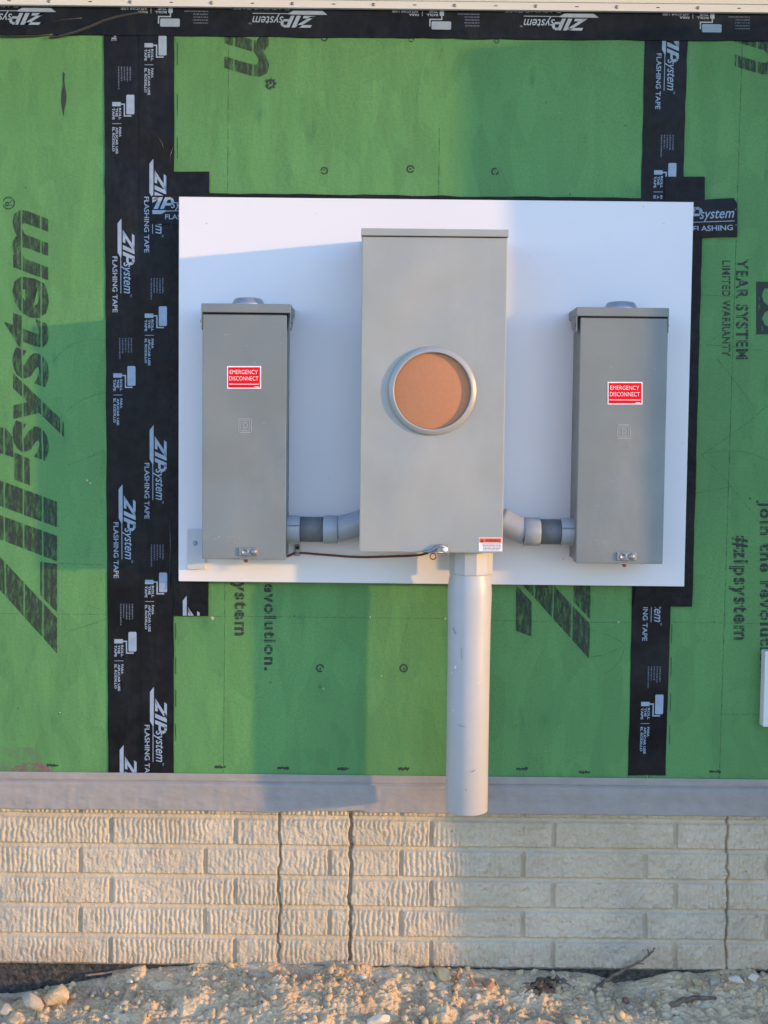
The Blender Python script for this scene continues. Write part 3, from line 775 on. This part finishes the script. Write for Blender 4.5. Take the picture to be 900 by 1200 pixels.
def disconnect(px0, py0, px1, py1, hood, label, sticker, emblem, lat, hubx, hl):
    dep = 58*S; d = BD+dep
    x0, x1, z0, z1 = rect(px0, py0, px1, py1, d)
    t = thing('disconnect_box', ((x0+x1)/2, -BD, z0), label, 'electrical box', 'grey disconnect boxes flanking the meter box')
    box('body', x0+.002, x1-.002, -d+.014, -BD-.0004, z0+.004, z1, GREY, t, .001)
    # cover: a shallow pan
    bm = bmesh.new(); add_box(bm, x0, x1, -d, -d+.034, z0, z1-.003, .0018, 2); bm_obj('cover', bm, GREY, t)
    box('cover_gap', x0+.001, x1-.001, -d+.004, -d+.012, z1-.0045, z1-.001, DARK, t)
    zh = U((hood[0]+hood[2])/2, hood[1], d).z; zl = U((hood[0]+hood[2])/2, hood[3], d).z
    hx0 = U(hood[0], hood[1], d).x; hx1 = U(hood[2], hood[1], d).x
    hd = box('rain_hood', hx0, hx1, -d-.0035, -BD-.0006, zl, zh, GREY, t, .0018)
    for s, xe in ((-1, hx0), (1, hx1)):
        ear_b = bmesh.new()
        y0_, y1_ = -d-.002, -BD-.03; zt_, zb_ = zl, zl-.034
        prof = [(y0_, zt_), (y0_, zb_+.004), (y0_+.012, zb_), (y1_-.02, zb_+.012), (y1_, zt_)]
        a = [ear_b.verts.new((xe-s*.0002, y, z)) for y, z in prof]; c = [ear_b.verts.new((xe-s*.0018, y, z)) for y, z in prof]
        ear_b.faces.new(a); ear_b.faces.new(c[::-1])
        for i in range(len(prof)): ear_b.faces.new((a[i], c[i], c[(i+1)%5], a[(i+1)%5]))
        ear = bm_obj('hinge_ear', ear_b, GREY, hd)
        lathe_y('screw', xe, -d+.010, zl-.016, [(.004, -s*.001), (.004, s*.0015), (.002, s*.003)], SILVER, ear, 14, axis='X')
    cx = U(hubx, hood[1], BD+dep*.5).x
    lathe_y('hub_plate', cx, -BD-dep*.5, zh, [(.034,0),(.034,.004),(.031,.007),(.029,.0120),(.025,.0155),(.012,.0172),(.0003,.0174)], ALU, t, 40, axis='Z')
    # sticker
    sx0, sy0, sx1, sy1 = sticker
    st = flat('warning_sticker', [R4(sx0, sy0, sx1, sy1)], d+.0006, STW, t, .0005)
    flat('red_field', [R4(sx0+1.3, sy0+1.3, sx1-1.3, sy1-1.3)], d+.0009, RED, st, .0003)
    p = Print(sx0, sy1, (1,.006), (0,-1)); W = sx1-sx0; H = sy1-sy0
    p.word('EMERGENCY', 3.4, H-9.2, W-4.0, H-4.4, bold=-.008); p.word('DISCONNECT', 2.8, H-16.8, W-3.3, H-11.9, bold=-.008)
    r = random.Random(3)
    u = 2.4
    while u < W-3: p.bar(u, 5.0, u+1.0, 6.0); u += 1.25
    p.bar(W-8, 2.0, W-2.8, 2.7)
    p.build('sticker_lettering', d+.0013, STW, st)
    # embossed emblem
    ex0, ey0, ex1, ey1 = emblem; p = Print(ex0, ey1, (1,0), (0,-1)); W = ex1-ex0; H = ey1-ey0
    def frame(a, w2): p.bar(a,a,W-a,a+w2); p.bar(a,H-a-w2,W-a,H-a); p.bar(a,a,a+w2,H-a); p.bar(W-a-w2,a,W-a,H-a)
    frame(0, .8); frame(2.4, .5)
    p.word('D', 5.4, 5, W-4.8, H-4.4, bold=-.01)
    p.build('embossed_emblem', d+.0005, EMB, t)
    c = U(lat[0], lat[1], d); latch(t, c.x, c.z, d)
    # scuffs left on the enamel
    p = Print(px0, py1, (1,0), (0,-1)); r = random.Random(int(px0))
    for k in range(16):
        a = r.uniform(12, 44); b_ = 24+r.uniform(-5, 4); p.poly([(a,b_),(a+r.uniform(.8,3.4),b_+.1),(a+r.uniform(.3,2.5),b_+r.uniform(.3,.8))])
    p.build('scuff_marks', d+.0004, EMB, t)
    for k in range(7):
        q = Print(px0, py1, (1,0), (0,-1)); a = r.uniform(8, 92); b_ = r.uniform(20, 270); L = r.uniform(1.0, 4.5); an = r.uniform(-.9, .9)
        q.poly([(a,b_),(a+L*math.cos(an),b_+L*math.sin(an)),(a+L*math.cos(an),b_+L*math.sin(an)+.35),(a,b_+.45)]); q.build('scratch', d+.0004, EMB, t)
    return t
disconnect(237, 367, 335.5, 655.5, (236, 356, 341, 366.5), 'grey metal disconnect box on the left end of the board beside the bracket cover',
           (266, 429, 306, 455.5), (279.5, 490.5, 295, 507), (291.5, 646.5), 291, 8)
disconnect(677.5, 371, 780, 660.5, (675.5, 360.5, 784, 371), 'grey metal disconnect box on the right end of the board beside the plain black tape',
           (712, 447.5, 753, 474), (723.5, 497.5, 739, 514), (734, 652), 727.5, 8)

# meter box
md = BD+89*S
x0, x1, z0, z1 = rect(422.6, 277, 592, 647.5, md)
mb = thing('meter_box', ((x0+x1)/2, -BD, z0), 'tall grey meter box with a round opening closed by brown cardboard', 'electrical box')
box('body', x0+.0015, x1-.0015, -md+.018, -BD-.0004, z0+.003, z1, GREYM, mb, .001)
box('cover', x0, x1, -md, -md+.040, z0, z1-.0015, GREYM, mb, .0020)
cx0 = U(423.3, 273, md).x; cx1 = U(596, 273, md).x
box('top_hood', cx0, cx1, -md-.004, -BD-.0006, z1, U(510, 268.5, md).z, GREYM, mb, .0012)
rc = U(507, 458, md+.010); rr = 51.5*S*(1-md/D)
ring = lathe_y('meter_ring', rc.x, -md+.001, rc.z, [(rr*.985,0),(rr*1.0,.002),(rr*1.0,.0045),(rr*.985,.0065),(rr*.95,.0075),(rr*.925,.0090),(rr*.885,.0100),(rr*.868,.0094),(rr*.868,.0009)], mat('ring_enamel', (.33,.335,.32), .36, metal=.1), mb, 96)
lathe_y('cardboard_disc', rc.x, -md+.001, rc.z, [(rr*.867,.0008),(rr*.867,.0022),(rr*.85,.0026),(.001,.0028)], CARD, mb, 64)
wl = flat('warning_label', [R4(561, 630, 588.5, 646)], md+.0006, STW, mb, .0005)
flat('orange_band', [R4(561.8, 630.7, 587.7, 636)], md+.0009, ORANGE, wl, .0003)
p = Print(561, 646, (1,0), (0,-1)); p.poly([(2,10.6),(6,10.6),(4,14.6)]); p.word('WARNING', 7.5, 10.9, 25, 14.2, bold=.02)
r = random.Random(5)
for i in range(5):
    u = 3.5+r.uniform(0,2)
    while u < 24: w_ = r.uniform(.8, 2.6); p.bar(u, 8.2-i*1.75, u+w_, 8.9-i*1.75); u += w_+.6
p.build('label_lettering', md+.0013, mat('label_black', (.05,.05,.07), .6), wl)
# spring latch at the foot of the cover
c = U(515, 644, md)
la = thing_ = box('latch', c.x-.006, c.x+.018, -md-.005, -md-.0002, c.z-.008, c.z+.008, SILVER, mb, .0022)
a = U(497, 646.5, md+.004); b2 = U(522, 643, md+.004)
tube('latch_arm', [(a.x, a.y, a.z), (a.x+.012, a.y-.001, a.z+.001), (b2.x-.012, b2.y-.001, b2.z+.006), (b2.x, b2.y, b2.z+.004)], [.0026,.0026,.0032,.003], SILVER, la, 10)
tube('latch_bar', [(a.x-.001, a.y, a.z-.001), (b2.x-.004, b2.y, a.z-.001)], .0018, SILVER, la, 8)
rg = []
cc = U(507.5, 652, md+.004)
for k in range(21):
    q = 2*math.pi*k/20; rg.append((cc.x+.0058*math.cos(q), cc.y, cc.z+.0058*math.sin(q)))
tube('seal_ring', rg, .0011, COPPER, la, 8, caps=False)
lathe_y('screw', U(521.5,644,md).x, -md-.005, c.z+.001, [(.0055,0),(.0055,.001),(.003,.003)], STW, la, 18)
c = U(586, 616, md)

# ------------------------------------------------------------------ conduit under the meter box
pdist = 69*S
pr_ = 23.8*S
top = U(551, 648, pdist); bot = U(546, 949, pdist)
ct = thing('conduit', (bot.x, -pdist, bot.z), 'thick grey plastic conduit dropping from under the meter box, open at its foot', 'conduit')
zs = z0  # underside of the meter box
xc = (U(551, 700, pdist).x + bot.x)/2
zz = lambda py: U(550, py, pdist).z
bm = bmesh.new()
rings = []
prof = [(pr_*.955, zz(670)), (pr_*.955, zz(674)), (pr_*1.0, zz(681)), (pr_*1.035, zz(688)), (pr_*1.045, zz(696)), (pr_*1.01, zz(735)), (pr_*1.0, zz(780)), (pr_*1.0, bot.z+.001), (pr_*.985, bot.z), (pr_*.90, bot.z), (pr_*.90, bot.z+.10)]
for r0, z_ in prof:
    rings.append([bm.verts.new((xc+r0*math.cos(2*math.pi*k/64), -pdist+r0*math.sin(2*math.pi*k/64), z_)) for k in range(64)])
for i in range(len(rings)-1):
    for k in range(64):
        f = bm.faces.new((rings[i][k], rings[i][(k+1)%64], rings[i+1][(k+1)%64], rings[i+1][k])); f.smooth = i < 7
bm_obj('pipe', bm, PVC, ct)
def on_pipe(x, y):
    X_ = U(x, y, pdist+pr_*.9).x - xc
    return pdist + math.sqrt(max(0, (pr_*1.045)**2 - X_*X_)) + .0004
SCUFF = mat('pipe_scuff', (.22,.22,.23), .7); SCUFFL = mat('pipe_chip', (.66,.66,.66), .7)
for pts_, m_ in (([(530.5,736),(531,735.6),(534,743),(533.4,743.3)], SCUFF), ([(533,780),(535,781),(534.5,784),(532.5,783)], SCUFFL), ([(528.5,788),(530,788),(529.5,790)], SCUFFL),
                 ([(530,831),(532,832),(531,834)], SCUFFL), ([(536,850),(545,851.4),(545,851.9),(536,850.6)], SCUFF), ([(552,905),(557,902),(557.2,902.6),(552.4,905.8)], SCUFF),
                 ([(540,760),(540.6,760),(541,772),(540.5,772)], SCUFF), ([(560,800),(561,800),(561,801.4),(560,801.2)], SCUFFL), ([(545,925),(546.6,925),(546,927)], SCUFF)):
    p = Print(0,0,(1,0),(0,1)); p.poly(pts_); p.build('scuff', 0, m_, ct, dfun=on_pipe)
# eight-sided adaptor
bm = bmesh.new(); ra = 25.0*S; rings = []
for r0, z_ in ((ra*.97, zz(672.5)), (ra, zz(671)), (ra, z0+.002), (ra, z0-.0005)):
    rings.append([bm.verts.new((xc+.002+r0*math.cos(math.pi*2*(k+.35)/12), -pdist+r0*math.sin(math.pi*2*(k+.35)/12), z_)) for k in range(12)])
for i in range(3):
    for k in range(12): bm.faces.new((rings[i][k], rings[i][(k+1)%12], rings[i+1][(k+1)%12], rings[i+1][k]))
bm.faces.new(rings[0]); bm.faces.new(rings[-1])
bm_obj('adaptor', bm, PVC, ct)

# ------------------------------------------------------------------ nipples between the boxes
nd = BD + 33*S; q = (1-nd/D)
def nipple(sx, a, b_, c, dd, e_, yc, ye, label, mirror):
    """a..b adaptor at the disconnect box, b..c dark pipe, c..dd coupling, dd..e bent end into the meter box"""
    X = lambda px: U(px, yc, nd).x
    zc = U((a+e_)/2, yc, nd).z; ze = U(e_, ye, nd).z
    t = thing('conduit_nipple', (X(a), -nd, zc), label, 'conduit', 'short conduits joining the boxes')
    r1 = 16.2*S*q; r2 = 14.8*S*q
    def P(px, z=zc): return (X(px), -nd, z)
    m_ = 1 if not mirror else -1
    tube('adaptor', [P(a-10*m_), P(a+1*m_), P(b_-1.2*m_), P(b_)], [r1*.98, r1, r1*1.0, r1*.95], PVC2, t, 48)
    bm = bmesh.new(); add_box(bm, min(X(a),X(b_)), max(X(a),X(b_)-.001), -nd-r1-.0012, -nd-r1+.004, zc+.009, zc+.0100, 0)
    bm_obj('adaptor_rib', bm, PVCD, t)
    tube('pipe', [P(b_-2*m_), P(c+2*m_)], r2, PVCD, t, 48)
    tube('coupling', [P(c), P(c+1*m_), P(dd-1.0*m_), P(dd)], [r1*1.0, r1*1.03, r1*1.03, r1*.98], PVC2, t, 48)
    n = 8; pts = []
    for i in range(n+1):
        s_ = i/n; px = dd-1*m_ + (e_+4*m_-dd)*s_
        rise = (ze-zc)*(s_**1.15)
        pts.append(P(px, zc+rise))
    tube('offset_bend', pts, [r1*.93]*(n+1), PVC2, t, 48)
    return t
nipple(0, 338, 352, 379, 396, 424, 620.5, 611, 'short grey conduit between the left disconnect box and the meter box', False)
nipple(0, 674.5, 656.5, 632.5, 613.5, 588, 623, 609, 'short grey conduit between the meter box and the right disconnect box', True)

# ground wire and its clamp
wd = BD+.006
pts = [(328,654),(338,651.5),(346,648),(356,648),(372,649.5),(392,651),(410,652.5),(428,653),(446,652.5),(462,652),(478,651.5),(492,650.5),(502,648)]
gw = tube('ground_wire', [U(x, y, wd+(.02 if i > 10 else 0)) for i, (x, y) in enumerate(pts)], .0023, COPPER, None, 12)
tag(gw, 'thin brown copper wire running along the board below the boxes', 'wire')
c = U(349, 642, BD)
cl = box('wire_clamp', c.x-.0055, c.x+.0055, -BD-.008, -BD-.0002, c.z-.016, c.z+.008, SILVER, None, .002)
tag(cl, 'small metal clamp holding the copper wire to the board', 'clamp')
lathe_y('screw', c.x, -BD-.008, c.z+.001, [(.0042,0),(.0042,.001),(.002,.0025)], DARK, cl, 16)

# bracket cover at the lower left of the board
x0, x1, z0_, z1_ = rect(219, 620, 241, 667.5, BD+.012)
cv = box('cover_plate', x0, x1, -BD-.012, -BD-.0003, z0_, z1_, mat('plate_grey', (.52,.53,.55), .5), None, .0016)
tag(cv, 'small upright white cover plate with one screw at the lower left of the board', 'cover plate')
c = U(228.5, 636.5, BD+.012)
lathe_y('screw', c.x, -BD-.012, c.z, [(.0045,0),(.0045,.001),(.0030,.0018),(.0012,.0008)], mat('screw_blue', (.22,.30,.40), .4, metal=.5), cv, 18)
# small tag on the meter box side etc.
# white block at the right edge
x0, x1, z0_, z1_ = rect(895.5, 763.5, 975, 852.5, .03)
wb = box('mounting_block', x0, x1, -.030, -.0008, z0_, z1_, WHITE2, None, .003)
tag(wb, 'white plastic mounting block cut off by the right edge of the photo', 'mounting block')

# ------------------------------------------------------------------ stones, twigs
def at_ground(px, py):
    """soil point seen at a photo pixel"""
    r = F*1500 + R_*(px-450) - UP*(py-600)
    best = None
    for i in range(400):
        t_ = (D-.001-i*.0025)/r.y
        p_ = CAM + r*t_
        z_ = float(zground(np.array([p_.x]), np.array([p_.y]))[0])
        if p_.z > z_: return Vector((p_.x, p_.y, z_))
    return Vector((p_.x, p_.y, z_))
IV, IF = ico(3)
def stone(px, py, w_, h_, mi, label, seed, cat='stone', sink=.30):
    c = at_ground(px, py+h_/2*.6)
    r = random.Random(seed); k = S*.98
    nr = np.random.RandomState(seed)
    v = IV.copy()
    # facets
    for i in range(13):
        n = nr.normal(size=3); n /= np.linalg.norm(n); dlim = nr.uniform(.45, .80)
        dd_ = v@n; over = dd_ > dlim
        v[over] -= np.outer(dd_[over]-dlim, n)
    v *= (1+.06*(fbm(v[:,0]*3+seed, v[:,1]*3+v[:,2]*2, seed)-.5))[:,None]
    v = v/np.abs(v).max(0)
    v = v*np.array([w_/2*k, min(w_,h_*1.3)/2*k, h_/2*k])
    a = r.uniform(-.3,.3); R3 = np.array([[math.cos(a),0,math.sin(a)],[0,1,0],[-math.sin(a),0,math.cos(a)]]); v = v@R3
    me = bpy.data.meshes.new('stone'); me.from_pydata([tuple(x) for x in v], [], [tuple(f) for f in IF])
    me.polygons.foreach_set('use_smooth', [False]*len(me.polygons))
    o = link('stone', me, ST[mi]); o.location = (c.x, c.y, c.z+h_/2*k*(1-sink))
    return tag(o, label, cat, 'loose stones on the soil')
SL = [
 (65,1168,34,26,0,'big angular tan stone near the left end of the black coating'),
 (39,1174,24,24,1,'grey angular lump leaning left of the big tan stone'),
 (7,1182,16,13,1,'rounded grey stone at the left edge of the photo'),
 (85,1153,13,9,0,'small tan stone just above and right of the big tan one'),
 (86,1167,10,8,0,'little tan stone touching the right side of the big tan one'),
 (152,1149,9,9,3,'small pale stone against the black coating on the left'),
 (137,1164,7,6,0,'tiny tan stone in front of the black coating'),
 (125,1192,10,7,3,'pale chip at the bottom edge below the small pale stones'),
 (519,1139,24,19,2,'yellow rounded stone against the foundation below the conduit'),
 (526,1122,5,5,0,'tiny tan crumb resting above the yellow rounded stone'),
 (440,1196,34,15,3,'broad white stone cut by the bottom edge near the middle'),
 (553,1152,9,12,4,'reddish upright stone right of the splinters'),
 (574,1152,18,11,4,'flat red-brown stone right of the yellow one'),
 (560,1168,7,8,3,'small pale stone below the red-brown ones'),
 (500,1160,8,8,1,'small grey stone left below the yellow stone'),
 (488,1150,8,8,1,'small grey stone at the dark gap left of the yellow stone'),
 (726,1190,13,13,0,'round tan stone alone near the bottom right of centre'),
 (672,1195,18,10,2,'tan stone cut by the bottom edge left of the round one'),
 (816,1149,15,12,2,'light tan stone at the wall, left in the right-hand row'),
 (837,1150,12,12,1,'grey upright stone in the middle of the right-hand row'),
 (862,1146,20,15,3,'whitish stone in the right-hand row at the wall'),
 (882,1145,14,11,3,'round whitish stone at the wall close to the right edge'),
 (893,1141,9,8,1,'small grey stone at the right edge of the photo'),
 (812,1160,17,9,2,'flat tan stone just below the right-hand row'),
 (886,1156,10,9,1,'grey stone just below the round whitish one'),
 (737,1180,9,9,1,'small grey stone above the round tan one'),
 (766,1165,9,8,1,'small grey stone below the dark hollow'),
 (288,1138,9,7,0,'tan crumb of soil touching the foundation left of the first seam'),
 (226,1140,9,8,0,'tan clod against the foundation, left of centre'),
 (396,1140,10,7,0,'tan clod against the foundation beside the wide seam'),
 (18,1196,14,8,0,'tan stone in the bottom left corner'),
]
for i, s_ in enumerate(SL): stone(*s_[:5], s_[5], 100+i)
def twig(name, pix, rad, m, label, cat, lift=0.0, wallside=None, side=()):
    pts = []
    for i, (x, y) in enumerate(pix):
        if wallside and i >= wallside: pts.append(U(x, y, .012))
        else:
            g_ = at_ground(x, y); pts.append(g_+Vector((0,0,rad*.5+lift)))
    bm = bmesh.new(); P2_ = []; RR = []
    r = random.Random(len(pix)*7+int(pix[0][0]))
    for i in range(len(pts)-1):
        for k in range(4):
            t_ = k/4; P2_.append(pts[i].lerp(pts[i+1], t_)+Vector((r.uniform(-1,1), r.uniform(-1,1), r.uniform(-1,1)))*rad*.28); RR.append(rad*(1-.65*(i+t_)/(len(pts)-1))*r.uniform(.8,1.2))
    P2_.append(pts[-1]); RR.append(rad*.3)
    add_tube(bm, P2_, RR, 8)
    for s_ in side:
        add_tube(bm, [P2_[s_[0]], P2_[s_[0]]+Vector(s_[1])*.5+Vector((0,0,.002)), P2_[s_[0]]+Vector(s_[1])], [rad*.5, rad*.35, rad*.15], 6)
    o = bm_obj(name, bm, m, None); return tag(o, label, cat)
twig('stick', [(786,1180),(800,1174),(818,1171),(832,1171),(846,1170)], .0075, WOOD, 'short dark broken stick lying on the soil at the lower right', 'stick', side=((6,(.012,-.01,.006)),))
twig('twig', [(696,1163),(706,1153),(718,1144),(735,1134),(752,1126),(763,1116),(768,1111)], .0050, WOOD, 'thin forked dark twig leaning up against the foundation', 'twig', wallside=2, side=((14,(.02,-.004,.002)), (19,(-.004,-.003,.014))))
twig('splinter', [(530,1162),(535,1150),(538,1133)], .006, BARK, 'reddish wood splinter standing beside the yellow stone', 'splinter', wallside=2)
twig('rootlet', [(534,1180),(532,1172),(530,1160)], .0028, BARK, 'thin curved rootlet on the soil below the splinter', 'root')
twig('dry_stem', [(100,1150),(125,1147),(150,1143),(165,1146)], .0030, BARK, 'dry brown stem over the black coating at the left', 'stem', lift=.012)
# clump of roots and dead leaves below the foundation
bm = bmesh.new(); r = random.Random(4); c0 = at_ground(638, 1158)
for k in range(16):
    a = r.uniform(0, 6.28); L = r.uniform(.012, .04); h = r.uniform(.0, .010)
    s0 = c0+Vector((r.uniform(-.02,.02), r.uniform(-.012,.012), r.uniform(0,.012)))
    e0 = s0+Vector((math.cos(a)*L, -abs(math.sin(a))*L*.5, r.uniform(-.012,.006)))
    md_ = s0.lerp(e0, .5)+Vector((r.uniform(-.008,.008), 0, h))
    add_tube(bm, [s0, s0.lerp(md_,.5)+Vector((0,0,h*.3)), md_, md_.lerp(e0,.5)+Vector((0,0,h*.2)), e0], [.0028*r.uniform(.5,1),.0022,.0018,.0014,.0008], 6)
for k in range(70):
    s0 = c0+Vector((r.gauss(0,.018), r.uniform(-.02,.01), r.uniform(.0,.020))); u_ = Vector((r.uniform(-1,1), r.uniform(-1,.2), r.uniform(-.5,1))).normalized()*.012; v_ = u_.cross(Vector((r.uniform(-1,1),1,r.uniform(-1,1)))).normalized()*.006
    q4 = [bm.verts.new(s0-u_), bm.verts.new(s0+v_), bm.verts.new(s0+u_), bm.verts.new(s0-v_+u_*.2)]
    bm.faces.new(q4)
o = bm_obj('root_clump', bm, WOOD, None); tag(o, 'tangled clump of dark roots and dead leaves at the foot of the foundation', 'roots')
